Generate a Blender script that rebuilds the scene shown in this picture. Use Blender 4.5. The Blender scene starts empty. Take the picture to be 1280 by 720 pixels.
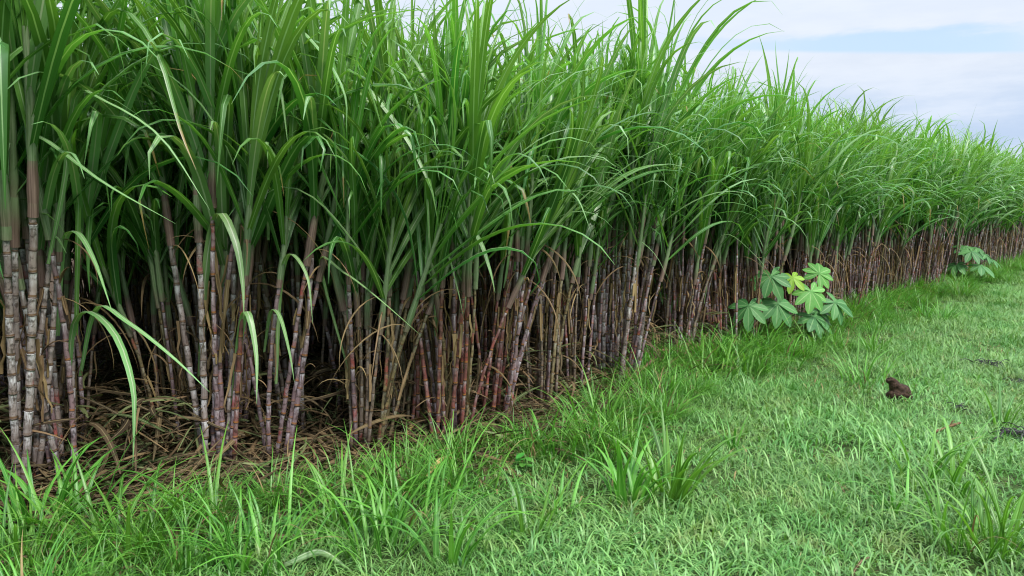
import bpy, math, random
from mathutils import Vector, Matrix, Euler, noise

R = random.Random(11)
scene = bpy.context.scene
COL = scene.collection
rad = math.radians
PI = math.pi

# ------------------------------------------------------------------ camera
W, H, F = 1280.0, 720.0, 950.0
CAM_H = 1.6
PITCH = math.atan(100 / F)
cam_d = bpy.data.cameras.new("camera")
cam_d.sensor_width = 36.0
cam_d.lens = 36.0 * F / W
cam_d.clip_start = 0.05
cam_d.clip_end = 3000
cam = bpy.data.objects.new("camera", cam_d)
cam.location = (0, 0, CAM_H)
cam.rotation_euler = (PI / 2 - PITCH, 0, 0)
COL.objects.link(cam)
scene.camera = cam
_FW = Vector((0, math.cos(PITCH), -math.sin(PITCH)))
_UP = Vector((0, math.sin(PITCH), math.cos(PITCH)))
EYE = Vector((0, 0, CAM_H))


def ray(px, py):
    return _FW + Vector(((px - 640) / F, 0, 0)) + _UP * ((360 - py) / F)


def on_ground(px, py, z=0.0):
    d = ray(px, py)
    return EYE + d * ((z - CAM_H) / d.z)


def at_depth(px, py, Y):
    d = ray(px, py)
    return EYE + d * (Y / d.y)


def project(p):
    v = p - EYE
    z = v.dot(_FW)
    if z < 0.05:
        return None
    return (640 + F * v.x / z, 360 - F * v.dot(_UP) / z)


# ------------------------------------------------------------------ mesh builder
class MB:
    def __init__(s):
        s.v, s.f, s.uv, s.rn, s.mi = [], [], [], [], []

    def add(s, p, u, v, r):
        s.v.append((p[0], p[1], p[2])); s.uv.append((u, v)); s.rn.append(r)
        return len(s.v) - 1

    def face(s, idx, m=0):
        s.f.append(idx); s.mi.append(m)

    def ribbon(s, pts, wid, side, fold=0.25, r=0.5, m=0, three=True):
        """a leaf blade: a V-folded strip along pts"""
        n = len(pts)
        prev = None
        for i in range(n):
            t = i / (n - 1)
            if i == 0:
                tan = pts[1] - pts[0]
            elif i == n - 1:
                tan = pts[-1] - pts[-2]
            else:
                tan = pts[i + 1] - pts[i - 1]
            tan = tan.normalized() if tan.length > 1e-9 else Vector((0, 0, 1))
            sd = side[i] if isinstance(side, list) else side
            sd = (sd - tan * sd.dot(tan))
            sd = sd.normalized() if sd.length > 1e-6 else Vector((1, 0, 0))
            nr = sd.cross(tan)
            w = wid[i] / 2
            if three:
                a = s.add(pts[i] - sd * w + nr * w * fold, 0, t, r)
                b = s.add(pts[i], 0.5, t, r)
                c = s.add(pts[i] + sd * w + nr * w * fold, 1, t, r)
                if prev:
                    s.face((prev[0], prev[1], b, a), m)
                    s.face((prev[1], prev[2], c, b), m)
                prev = (a, b, c)
            else:
                a = s.add(pts[i] - sd * w, 0, t, r)
                c = s.add(pts[i] + sd * w, 1, t, r)
                if prev:
                    s.face((prev[0], prev[1], c, a), m)
                prev = (a, c)

    def tube(s, pts, rads, vs, sides=8, r=0.5, m=0, cap=True):
        prev = None
        n = len(pts)
        for i in range(n):
            tan = (pts[min(i + 1, n - 1)] - pts[max(i - 1, 0)])
            tan = tan.normalized() if tan.length > 1e-9 else Vector((0, 0, 1))
            ref = Vector((1, 0, 0)) if abs(tan.x) < 0.9 else Vector((0, 1, 0))
            a = tan.cross(ref).normalized(); b = tan.cross(a)
            ring = []
            for k in range(sides):
                an = 2 * PI * k / sides
                ring.append(s.add(pts[i] + (a * math.cos(an) + b * math.sin(an)) * rads[i], k / sides, vs[i], r))
            if prev:
                for k in range(sides):
                    k2 = (k + 1) % sides
                    s.face((prev[k], prev[k2], ring[k2], ring[k]), m)
            elif cap:
                s.face(tuple(reversed(ring)), m)
            prev = ring
        if cap:
            s.face(tuple(prev), m)

    def merge(s, o, mat, mmap=None):
        b = len(s.v)
        for p in o.v:
            q = mat @ Vector(p); s.v.append((q.x, q.y, q.z))
        s.uv += o.uv; s.rn += o.rn
        for f, m in zip(o.f, o.mi):
            s.f.append(tuple(i + b for i in f)); s.mi.append(mmap[m] if mmap else m)

    def mesh(s, name, mats, smooth=True):
        me = bpy.data.meshes.new(name)
        me.from_pydata(s.v, [], s.f)
        uvl = me.uv_layers.new(name="UVMap")
        loops = [0] * len(me.loops)
        me.loops.foreach_get("vertex_index", loops)
        flat = []
        for i in loops:
            flat.extend(s.uv[i])
        uvl.data.foreach_set("uv", flat)
        at = me.attributes.new("rnd", 'FLOAT', 'POINT')
        at.data.foreach_set("value", s.rn)
        for m in mats:
            me.materials.append(m)
        me.polygons.foreach_set("material_index", s.mi)
        if smooth:
            me.polygons.foreach_set("use_smooth", [True] * len(s.f))
        me.update()
        return me


def link(name, me, parent=None, loc=None, rot=None, scl=None, M=None):
    o = bpy.data.objects.new(name, me)
    COL.objects.link(o)
    if parent is not None:
        o.parent = parent
    if M is not None:
        o.matrix_local = M
    else:
        if loc is not None: o.location = loc
        if rot is not None: o.rotation_euler = rot
        if scl is not None: o.scale = (scl, scl, scl)
    return o


def tag(o, label=None, cat=None, group=None, kind=None):
    if label: o["label"] = label
    if cat: o["category"] = cat
    if group: o["group"] = group
    if kind: o["kind"] = kind
    return o


# ------------------------------------------------------------------ materials
class NT:
    def __init__(s, name):
        s.m = bpy.data.materials.new(name)
        s.m.use_nodes = True
        s.t = s.m.node_tree
        s.t.nodes.clear()
        s.out = s.t.nodes.new("ShaderNodeOutputMaterial")

    def n(s, typ, **kw):
        nd = s.t.nodes.new(typ)
        for k, v in kw.items():
            setattr(nd, k, v)
        return nd

    def set(s, sock, v):
        if isinstance(v, bpy.types.NodeSocket):
            s.t.links.new(v, sock)
        elif v is not None:
            if sock.type == 'RGBA' and not isinstance(v, (int, float)) and len(v) == 3:
                v = (*v, 1)
            sock.default_value = v

    def math(s, op, a, b=None, c=None, clamp=False):
        nd = s.n("ShaderNodeMath", operation=op, use_clamp=clamp)
        for i, x in enumerate((a, b, c)):
            if x is not None: s.set(nd.inputs[i], x)
        return nd.outputs[0]

    def mix(s, f, a, b, blend='MIX'):
        nd = s.n("ShaderNodeMix", data_type='RGBA', blend_type=blend)
        s.set(nd.inputs[0], f); s.set(nd.inputs[6], a); s.set(nd.inputs[7], b)
        return nd.outputs[2]

    def smooth(s, x, lo, hi, a=0.0, b=1.0):
        nd = s.n("ShaderNodeMapRange", interpolation_type='SMOOTHSTEP')
        s.set(nd.inputs[0], x); nd.inputs[1].default_value = lo; nd.inputs[2].default_value = hi
        nd.inputs[3].default_value = a; nd.inputs[4].default_value = b
        return nd.outputs[0]

    def attr(s, name):
        return s.n("ShaderNodeAttribute", attribute_name=name).outputs[2]

    def uv(s):
        a = s.n("ShaderNodeAttribute", attribute_name="UVMap")
        x = s.n("ShaderNodeSeparateXYZ")
        s.t.links.new(a.outputs[1], x.inputs[0])
        return x.outputs[0], x.outputs[1], a.outputs[1]

    def noise(s, vec, scale, detail=3, rough=0.6):
        nd = s.n("ShaderNodeTexNoise")
        if vec is not None: s.set(nd.inputs["Vector"], vec)
        nd.inputs["Scale"].default_value = scale
        nd.inputs["Detail"].default_value = detail
        nd.inputs["Roughness"].default_value = rough
        return nd.outputs[0]

    def ramp(s, f, stops):
        nd = s.n("ShaderNodeValToRGB")
        el = nd.color_ramp.elements
        while len(el) < len(stops): el.new(0.5)
        for e, (p, c) in zip(el, stops):
            e.position = p; e.color = (*c, 1)
        s.set(nd.inputs[0], f)
        return nd.outputs[0]

    def objrand(s):
        return s.n("ShaderNodeObjectInfo").outputs["Random"]

    def geo_pos(s):
        return s.n("ShaderNodeNewGeometry").outputs["Position"]

    def principled(s, col, rough=0.5, spec=0.5, normal=None, trans=0.0, tcol=None, coat=0.0):
        p = s.n("ShaderNodeBsdfPrincipled")
        s.set(p.inputs["Base Color"], col); s.set(p.inputs["Roughness"], rough)
        s.set(p.inputs["Specular IOR Level"], spec)
        if normal: s.set(p.inputs["Normal"], normal)
        sh = p.outputs[0]
        if trans > 0:
            tr = s.n("ShaderNodeBsdfTranslucent")
            s.set(tr.inputs[0], tcol if tcol is not None else col)
            mx = s.n("ShaderNodeMixShader")
            mx.inputs[0].default_value = trans
            s.t.links.new(sh, mx.inputs[1]); s.t.links.new(tr.outputs[0], mx.inputs[2])
            sh = mx.outputs[0]
        s.t.links.new(sh, s.out.inputs[0])
        return s.m


def leaf_material(name, dark, light, rib=None, trans=0.3, rough=0.42, spec=0.5, dry=0.0, dryc=(0.30, 0.20, 0.07), tgain=(1.25, 1.35, 0.5), veins=True, patchy=0.0):
    t = NT(name)
    r = t.attr("rnd")
    u, v, uvv = t.uv()
    col = t.mix(r, dark, light)
    orr = t.objrand()
    hs = t.n("ShaderNodeHueSaturation")
    t.set(hs.inputs["Hue"], t.math('MULTIPLY_ADD', orr, 0.024, 0.488))
    t.set(hs.inputs["Value"], t.math('MULTIPLY_ADD', orr, 0.3, 0.86))
    t.set(hs.inputs["Color"], col)
    col = hs.outputs[0]
    if patchy > 0:
        # other grasses and thin, yellowed places in the sward
        ps = t.geo_pos()
        pa = t.noise(ps, 1.1, 3, .6); pb = t.noise(ps, 3.6, 3, .6)
        col = t.mix(t.smooth(pa, .50, .68, 0, patchy), col, (.055, .215, .022))
        col = t.mix(t.smooth(pb, .54, .70, 0, patchy * .8), col, (.24, .30, .085))
    if veins:
        mp = t.n("ShaderNodeMapping"); mp.inputs["Scale"].default_value = (26, 1.6, 1)
        t.t.links.new(uvv, mp.inputs[0])
        nz = t.noise(mp.outputs[0], 1.0, 2)
        col = t.mix(t.smooth(nz, 0.35, 0.7, 0.0, 0.35), col, t.mix(1.0, col, (1.7, 1.5, 1.9), 'MULTIPLY'))
    if dry > 0:
        # brown tips on some leaves
        r2 = t.math('FRACT', t.math('MULTIPLY', r, 17.31))
        edge = t.math('SUBTRACT', 1.0, t.math('MULTIPLY', t.smooth(r2, 1 - dry, 1.0), 0.22))
        nz2 = t.noise(t.geo_pos(), 25, 2)
        vv = t.math('ADD', v, t.math('MULTIPLY_ADD', nz2, 0.16, -0.08))
        msk = t.smooth(t.math('SUBTRACT', vv, edge), 0.0, 0.08)
        col = t.mix(msk, col, dryc)
    if rib is not None:
        d = t.math('ABSOLUTE', t.math('SUBTRACT', u, 0.5))
        m = t.smooth(d, 0.045, 0.085, 1.0, 0.0)
        m = t.math('MULTIPLY', m, t.smooth(v, 0.75, 1.0, 1.0, 0.2))
        col = t.mix(m, col, rib)
    tc = t.mix(1.0, col, tgain, 'MULTIPLY')
    return t.principled(col, rough, spec, trans=trans, tcol=tc)


M_LEAF = leaf_material("cane_leaf", (0.042, 0.150, 0.028), (0.160, 0.345, 0.055), rib=(0.27, 0.43, 0.20), trans=0.34, rough=0.36, dry=0.03)
M_LEAF_PALE = leaf_material("cane_leaf_pale", (0.125, 0.265, 0.085), (0.20, 0.37, 0.125), rib=(0.42, 0.50, 0.32), trans=0.22, rough=0.38, dry=0.03)  # lighter base colour paints in the sky's sheen on arching leaf tops
M_DRY = leaf_material("dry_leaf", (0.075, 0.050, 0.024), (0.30, 0.215, 0.10), rib=(0.36, 0.26, 0.14), trans=0.15, rough=0.7, spec=0.2, tgain=(1.2, 1.0, 0.7))
M_LITTER = leaf_material("litter_leaf", (0.040, 0.030, 0.016), (0.19, 0.130, 0.062), rib=(0.22, 0.17, 0.09), trans=0.1, rough=0.75, spec=0.2, tgain=(1.1, 1.0, 0.7))
M_OLIVE = leaf_material("olive_leaf", (0.045, 0.070, 0.022), (0.17, 0.20, 0.075), rib=(0.22, 0.25, 0.12), trans=0.15, rough=0.6, spec=0.3, tgain=(1.2, 1.2, 0.6))
M_LAWN = leaf_material("lawn_blade", (0.065, 0.185, 0.040), (0.23, 0.41, 0.120), trans=0.25, rough=0.45, dry=0.06, dryc=(0.34, 0.28, 0.12), veins=False, patchy=.75)
M_VERGE = leaf_material("verge_blade", (0.040, 0.160, 0.018), (0.150, 0.37, 0.046), rib=(0.2, 0.42, 0.10), trans=0.32, rough=0.42, dry=0.05, veins=False)
M_CASSAVA = leaf_material("cassava_leaf", (0.050, 0.19, 0.060), (0.075, 0.25, 0.08), trans=0.2, rough=0.45, spec=0.6, tgain=(1.3, 1.3, 0.5), veins=False)
M_CASSAVA_Y = leaf_material("young_cassava_leaf", (0.20, 0.40, 0.03), (0.26, 0.46, 0.04), trans=0.3, rough=0.45, veins=False)
M_WEED = leaf_material("weed_leaf", (0.06, 0.24, 0.035), (0.10, 0.32, 0.05), trans=0.25, rough=0.5, veins=False)


def stalk_material(name, body_a, body_b, wax, ring, waxamt, redness):
    t = NT(name)
    u, v, uvv = t.uv()
    r = t.attr("rnd")
    f = t.math('FRACT', v)
    idx = t.math('FLOOR', v)
    pos = t.geo_pos()
    mp = t.n("ShaderNodeMapping"); mp.inputs["Scale"].default_value = (110, 110, 14)
    t.t.links.new(pos, mp.inputs[0])
    st = t.noise(mp.outputs[0], 1.0, 3)
    bl = t.noise(pos, 14, 3)
    wn = t.n("ShaderNodeTexWhiteNoise", noise_dimensions='2D')
    cb = t.n("ShaderNodeCombineXYZ")
    t.set(cb.inputs[0], idx); t.set(cb.inputs[1], t.math('MULTIPLY', t.objrand(), 91.7))
    t.t.links.new(cb.outputs[0], wn.inputs["Vector"])
    ir = wn.outputs[0]
    body = t.mix(t.math('MULTIPLY_ADD', ir, 0.7, t.math('MULTIPLY', st, 0.4)), body_a, body_b)
    # red flush on some internodes
    body = t.mix(t.math('MULTIPLY', t.smooth(ir, 1 - redness, 1.0), t.smooth(bl, 0.4, 0.6)), body, (0.25, 0.045, 0.035))
    # waxy bloom: strong just below the upper node, patchy along the internode
    wv = t.math('MULTIPLY', t.smooth(f, 0.30, 0.90, 0.12, 1.0), t.smooth(st, 0.30, 0.70))
    wv = t.math('MULTIPLY', t.math('ADD', wv, t.smooth(f, 0.80, 0.93, 0.0, 0.35)), waxamt, clamp=True)
    wv = t.math('MULTIPLY', wv, t.smooth(t.math('ADD', t.math('FRACT', t.math('MULTIPLY', ir, 7.3)), t.math('MULTIPLY_ADD', bl, 1.2, -.6)), .05, .75, .2, 1.15), clamp=True)
    # older internodes low on the cane lose the bloom
    wv = t.math('MULTIPLY', wv, t.smooth(v, 0.5, 4.0, 0.45, 1.0))
    col = t.mix(wv, body, wax)
    # node scar and growth ring
    col = t.mix(t.smooth(f, 0.03, 0.07, 1.0, 0.0), col, (0.05, 0.03, 0.02))
    rg = t.math('MULTIPLY', t.smooth(f, 0.05, 0.08), t.smooth(f, 0.13, 0.17, 1.0, 0.0))
    col = t.mix(t.math('MULTIPLY', rg, t.smooth(ir, 0.1, 0.6, 0.35, 1.0)), col, ring)
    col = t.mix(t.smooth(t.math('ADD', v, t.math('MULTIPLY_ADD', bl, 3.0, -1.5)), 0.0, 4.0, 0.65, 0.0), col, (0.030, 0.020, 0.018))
    # dirt
    dn = t.noise(pos, 40, 4)
    col = t.mix(t.smooth(dn, 0.48, 0.66, 0.0, 0.75), col, (0.030, 0.020, 0.014))
    bp = t.n("ShaderNodeBump"); bp.inputs["Strength"].default_value = 0.25; bp.inputs["Distance"].default_value = 0.004
    t.set(bp.inputs["Height"], st)
    return t.principled(col, t.math('MULTIPLY_ADD', wv, 0.3, 0.42), 0.4, normal=bp.outputs[0])


M_ST = {
    "pale": stalk_material("pale_cane_bark", (0.13, 0.095, 0.085), (0.28, 0.225, 0.20), (0.60, 0.58, 0.58), (0.13, 0.075, 0.04), 1.0, 0.12),
    "purple": stalk_material("purple_cane_bark", (0.095, 0.055, 0.064), (0.25, 0.165, 0.170), (0.52, 0.46, 0.49), (0.24, 0.10, 0.03), 0.9, 0.22),
    "red": stalk_material("red_cane_bark", (0.12, 0.036, 0.034), (0.25, 0.100, 0.080), (0.46, 0.38, 0.38), (0.34, 0.14, 0.035), 0.75, 0.50),
    "brown": stalk_material("brown_cane_bark", (0.090, 0.066, 0.050), (0.23, 0.170, 0.125), (0.38, 0.34, 0.30), (0.17, 0.10, 0.04), 0.65, 0.18),
}


M_ST["tan"] = stalk_material("tan_cane_bark", (0.10, 0.085, 0.040), (0.24, 0.18, 0.085), (0.38, 0.36, 0.29), (0.12, 0.07, 0.03), 0.5, 0.12)


def sheath_material():
    t = NT("cane_sheath")
    u, v, uvv = t.uv()
    r = t.attr("rnd")
    mp = t.n("ShaderNodeMapping"); mp.inputs["Scale"].default_value = (22, 2, 1)
    t.t.links.new(uvv, mp.inputs[0])
    st = t.noise(mp.outputs[0], 1.0, 3)
    g = t.mix(t.smooth(st, 0.3, 0.7), (0.075, 0.135, 0.045), (0.21, 0.27, 0.15))
    br = t.mix(t.smooth(st, 0.3, 0.7), (0.075, 0.045, 0.035), (0.24, 0.16, 0.13))
    k = t.smooth(t.math('ADD', v, t.math('MULTIPLY_ADD', t.math('FRACT', t.math('MULTIPLY_ADD', r, 7.7, t.objrand())), 0.5, -0.25)), 0.08, 0.34)
    col = t.mix(k, br, g)
    return t.principled(col, 0.55, 0.35)


M_SHEATH = sheath_material()


def plain(name, a, b, scale, rough=0.8, spec=0.2, bump=0.0, detail=5):
    t = NT(name)
    tc = t.n("ShaderNodeTexCoord").outputs["Object"]
    nz = t.noise(tc, scale, detail)
    nr = None
    if bump:
        bp = t.n("ShaderNodeBump"); bp.inputs["Strength"].default_value = bump; bp.inputs["Distance"].default_value = 0.02
        t.set(bp.inputs["Height"], nz); nr = bp.outputs[0]
    return t.principled(t.mix(t.smooth(nz, 0.3, 0.7), a, b), rough, spec, normal=nr)


M_CLOD = plain("dark_earth", (0.022, 0.012, 0.008), (0.062, 0.034, 0.020), 60, 0.8, 0.25, 0.6)
M_TWIG = plain("dead_twig", (0.06, 0.035, 0.018), (0.20, 0.12, 0.06), 40, 0.85, 0.2, 0.4)
M_TRASH_DARK = plain("rotted_leaf", (0.010, 0.010, 0.012), (0.040, 0.036, 0.034), 40, 0.6, 0.4, 0.4)
M_STEM_G = plain("green_stem", (0.10, 0.16, 0.05), (0.19, 0.22, 0.09), 30, 0.6, 0.3)
M_PETIOLE = plain("petiole", (0.16, 0.10, 0.04), (0.22, 0.20, 0.07), 30, 0.5, 0.3)

# ------------------------------------------------------------------ layout of the field edge
BASE_PX = [(-110, 655), (60, 622), (300, 590), (560, 545)]
P_e = [on_ground(*p) for p in BASE_PX]
far_a, far_b = on_ground(560, 545), on_ground(1280, 325)
d_far = (far_b - far_a).normalized()
d_near = (P_e[0] - P_e[1]).normalized()
EDGE = [P_e[0] + d_near * 12] + P_e + [far_a + d_far * 90]
for p in EDGE: p.z = 0
SEG = [0.0]
for a, b in zip(EDGE, EDGE[1:]):
    SEG.append(SEG[-1] + (b - a).length)


def edge_at(s):
    for i in range(len(EDGE) - 1):
        if s <= SEG[i + 1] or i == len(EDGE) - 2:
            d = (EDGE[i + 1] - EDGE[i]).normalized()
            n = Vector((-d.y, d.x, 0))        # into the field
            return EDGE[i] + d * (s - SEG[i]), d, n


def edge_dist(p):
    """signed distance from the field edge, positive inside the field; and the arc length"""
    best = None
    for i in range(len(EDGE) - 1):
        a, b = EDGE[i], EDGE[i + 1]
        d = b - a
        t = max(0, min(1, (p - a).dot(d) / d.length_squared))
        q = a + d * t
        e = (p - q)
        dn = d.normalized()
        sg = 1 if (-dn.y * e.x + dn.x * e.y) > 0 else -1
        L = e.length
        if best is None or L < best[0]:
            best = (L, sg, SEG[i] + d.length * t)
    return best[0] * best[1], best[2]


WIND = Vector((0.55, -0.25, 0))

# ------------------------------------------------------------------ sugarcane prototypes


def blade_points(base, az, a0, bend, L, n, power=1.8, wind=0.0, twist=0.0):
    """points of an arching leaf"""
    p = base.copy()
    pts = [p.copy()]
    h = Vector((math.cos(az), math.sin(az), 0))
    sides = []
    for i in range(n):
        t = (i + 0.5) / n
        ang = a0 + bend * t ** power
        d = Vector((0, 0, 1)) * math.cos(ang) + h * math.sin(ang)
        d = (d + WIND * wind * t).normalized()
        p = p + d * (L / n)
        pts.append(p.copy())
    for i in range(n + 1):
        t = i / n
        s = Vector((-h.y, h.x, 0))
        s = s * math.cos(twist * t) + h * math.sin(twist * t)
        sides.append(s)
    return pts, sides


def leaf_width(t, w):
    a = 0.55 + 0.45 * min(1, t / 0.25)
    b = 1.0 if t < 0.4 else max(0.03, 1 - ((t - 0.4) / 0.6) ** 1.5)
    return w * a * b


def add_leaf(mb, base, az, a0, bend, L, w, r, m=0, n=12, power=1.8, wind=0.15, twist=0.0, fold=0.3, kink=None):
    pts, sides = blade_points(base, az, a0, bend, L, n, power, wind, twist)
    if kink:
        # a broken blade: hangs down past the kink
        k = int(n * kink)
        h = Vector((math.cos(az), math.sin(az), 0))
        d0 = (pts[k] - pts[k - 1]).normalized()
        for i in range(k + 1, n + 1):
            q = min(1, (i - k) / 3.0)
            dn = (Vector((0, 0, -1)) + h * (0.35 - 0.3 * (i - k) / (n - k))).normalized()
            pts[i] = pts[i - 1] + (d0 * (1 - q) + h * (.6 * q * (1 - q) * 2) + dn * q).normalized() * (L / n)
    wd = [leaf_width(i / n, w) for i in range(n + 1)]
    mb.ribbon(pts, wd, sides, fold, r, m)


def make_crown(rng, n=11, dryleaf=1, wk=1.0, less=0):
    """leaf_crown of one cane; origin at the bottom of the green sheaths; slots: leaf, sheath, dry, pale leaf"""
    mb = MB()
    Ht = rng.uniform(0.60, 0.86)
    bend = rng.uniform(-0.04, 0.04), rng.uniform(-0.04, 0.04)
    spts = [Vector((bend[0] * (i / 8) ** 2, bend[1] * (i / 8) ** 2, Ht * i / 8)) for i in range(9)]
    mb.tube(spts, [0.0215 - 0.010 * (i / 8) for i in range(9)], [i / 8 for i in range(9)], 7, rng.random(), 1, cap=False)
    # overlapping sheaths
    for k in range(3):
        z0 = Ht * (0.02 + 0.25 * k)
        i0 = [Vector((bend[0] * (z / Ht) ** 2, bend[1] * (z / Ht) ** 2, z)) for z in (z0, z0 + 0.1, z0 + 0.22)]
        mb.tube(i0, [0.0185 - .003 * k, 0.0235 - .003 * k, 0.019 - .003 * k], [0.1 + .3 * k, .2 + .3 * k, .4 + .3 * k], 7, rng.random(), 1, cap=False)
    phi = rng.uniform(0, PI)
    nl = rng.randint(10, 13) - less
    for k in range(nl):
        t = k / (nl - 1)                       # 0 lowest, 1 youngest
        z = Ht * (0.30 + 0.70 * t)
        base = Vector((bend[0] * (z / Ht) ** 2, bend[1] * (z / Ht) ** 2, z))
        az = phi + PI * (k % 2) + rng.uniform(-0.55, 0.55)
        L = rng.uniform(1.1, 1.6) * (1.0 if t < 0.8 else 0.88)
        a0 = rad(rng.uniform(16, 38) * (1 - t) + rng.uniform(3, 10))
        style = rng.random()
        bd = rad(rng.uniform(65, 135) * (1 - 0.80 * t) + rng.uniform(5, 25))
        pw = rng.uniform(1.7, 3.2)
        if style < 0.30:
            pw = rng.uniform(3.5, 6)           # straight then drooping tip
            bd += rad(65)
        elif t > .55 and style < .75:
            pw = rng.uniform(4, 8); bd += rad(rng.uniform(50, 125))
        kk = rng.uniform(0.45, 0.75) if (style > 0.9 and t < 0.8) else None
        w = wk * rng.uniform(0.040, 0.064) * (0.8 + 0.2 * (1 - t))
        m = 3 if (rng.random() < 0.28 and t < 0.75) else 0
        add_leaf(mb, base, az, a0, bd, L, w, min(1, max(0, 0.05 + 0.65 * t + rng.uniform(-.2, .3))), m, n, pw, rng.uniform(0.05, 0.30) + .25 * t, rng.uniform(-1.2, 1.2), rng.uniform(0.1, 0.45), kk)
    # spindle: rolled young leaves
    for k in range(2):
        add_leaf(mb, Vector((bend[0], bend[1], Ht)), rng.uniform(0, 2 * PI), rad(rng.uniform(1, 5)), rad(rng.uniform(20, 140)), rng.uniform(0.85, 1.25), rng.uniform(.016, .028), rng.uniform(.75, 1), 0, n, 6.0, 0.35, 0, 0.7)
    for k in range(dryleaf if rng.random() < (.45 if less == 0 else .12) else 0):
        z = rng.uniform(-0.05, 0.15)
        add_leaf(mb, Vector((0, 0, z)), rng.uniform(0, 2 * PI), rad(rng.uniform(15, 30)), rad(rng.uniform(145, 165)), rng.uniform(0.35, 0.95), rng.uniform(.010, .024), rng.random(), 2, n, 0.45, 0.0, rng.uniform(-2, 2), 0.7)
    return mb


CROWN_MATS = [M_LEAF, M_SHEATH, M_DRY, M_LEAF_PALE]


def make_stalk(rng, Hs, r0, bow):
    """one bare cane; returns builder, top point and tangent"""
    mb = MB()
    az = rng.uniform(0, 2 * PI)
    h = Vector((math.cos(az), math.sin(az), 0))
    pts, rr, vs = [], [], []
    z, k = -0.04, 0
    zig = 1

    def axis(z):
        t = z / Hs
        return h * (bow * (t * t - 0.2 * t) + 0.0) + Vector((0, 0, z))
    L = []
    while z < Hs:
        ln = rng.uniform(0.075, 0.135) * (0.75 if z < 0.2 else 1.0)
        L.append((z, min(ln, Hs - z + 0.02)))
        z += ln
    for k, (z0, ln) in enumerate(L):
        rk = r0 * (1.05 - 0.22 * (z0 / Hs)) * rng.uniform(0.94, 1.05)
        for f, g in ((0.0, 1.10), (0.05, 1.13), (0.12, 1.02), (0.35, 0.98), (0.65, 0.95), (0.88, 0.96), (0.96, 1.02), (0.995, 1.08)):
            pts.append(axis(z0 + ln * f) + h * (0.0025 * zig * math.sin(PI * f)))
            rr.append(rk * g); vs.append(k + f)
        zig = -zig
    mb.tube(pts, rr, vs, 9, rng.random(), 0)
    # a few torn dry sheaths clinging to nodes
    for k in range(rng.choice((0, 0, 1, 1, 2))):
        zz = rng.uniform(0.25 * Hs, 0.98 * Hs)
        a2 = rng.uniform(0, 2 * PI)
        add_leaf(mb, axis(zz) + Vector((math.cos(a2), math.sin(a2), 0)) * r0, a2, rad(rng.uniform(5, 25)), rad(rng.uniform(20, 150)), rng.uniform(0.10, 0.30), rng.uniform(.008, .02), rng.random(), 1, 6, 1.0, 0, rng.uniform(-1, 1), 0.8)
    for k in range(rng.choice((1, 1, 2, 3))):
        zz = rng.uniform(0.55 * Hs, 1.0 * Hs)
        a2 = rng.uniform(0, 2 * PI)
        h2 = Vector((math.cos(a2), math.sin(a2), 0))
        pts = [axis(zz - q * .05) + h2 * (r0 * 1.15 + .010 * q * rng.uniform(.3, 1)) for q in range(rng.randint(3, 9))]
        n_ = len(pts)
        mb.ribbon(pts, [rng.uniform(.016, .030) * (1 - .5 * q / n_) for q in range(n_)], Vector((-h2.y, h2.x, 0)), -.4, rng.random(), 1)
    tp = axis(Hs - 0.02)
    tg = (axis(Hs) - axis(Hs - 0.05)).normalized()
    return mb, tp, tg


rp = random.Random(5)
CROWN_MB = [make_crown(rp) for _ in range(18)]
CROWN_FAR = [make_crown(rp, 9, 1, 1.35, 2) for _ in range(len(CROWN_MB))]
CROWNS = [c.mesh("leaf_crown", CROWN_MATS) for c in CROWN_MB]
STALKS = {}
STALK_MB = {}
for sty, (lo, hi, n, rr) in {"pale": (1.20, 1.45, 7, 0.0170), "purple": (0.95, 1.40, 12, 0.0145), "red": (0.9, 1.25, 9, 0.0138), "brown": (0.85, 1.25, 9, 0.0128), "tan": (0.85, 1.3, 8, 0.0125)}.items():
    STALKS[sty] = []
    for k in range(n):
        mb, tp, tg = make_stalk(rp, rp.uniform(lo, hi), rr * rp.uniform(0.85, 1.12), rp.uniform(-0.02, 0.14))
        STALKS[sty].append((mb.mesh("cane_stalk", [M_ST[sty], M_DRY]), tp, tg))
        STALK_MB.setdefault(sty, []).append((mb, tp, tg))


def clump_members(rng, n, spread, styles, lean, hk=1.0):
    """positions and tilts of the canes in one stool: (style, variant, matrix, crown variant, crown matrix)"""
    out = []
    for k in range(n):
        sty = rng.choice(styles)
        vi = rng.randrange(len(STALKS[sty]))
        a = rng.uniform(0, 2 * PI); d = spread * math.sqrt(rng.random())
        off = Vector((math.cos(a) * d, math.sin(a) * d, 0))
        tilt = Vector((off.x * 0.25 / max(spread, .01) * 0.4 + lean[0] + rng.gauss(0, 0.052), off.y * 0.25 / max(spread, .01) * 0.4 + lean[1] + rng.gauss(0, 0.052), 1)).normalized()
        q = Vector((0, 0, 1)).rotation_difference(tilt)
        sc = hk * rng.uniform(0.85, 1.08)
        M = Matrix.Translation(off) @ q.to_matrix().to_4x4() @ Matrix.Rotation(rng.uniform(0, 2 * PI), 4, 'Z') @ Matrix.Scale(sc, 4)
        tp, tg = STALKS[sty][vi][1:]
        q2 = Vector((0, 0, 1)).rotation_difference(tg)
        cs = rng.uniform(0.92, 1.1)
        MC = Matrix.Translation(tp) @ q2.to_matrix().to_4x4() @ Matrix.Rotation(rng.uniform(0, 2 * PI), 4, 'Z') @ Matrix.Scale(cs, 4)
        out.append((sty, vi, M, rng.randrange(len(CROWNS)), MC))
    return out


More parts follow.
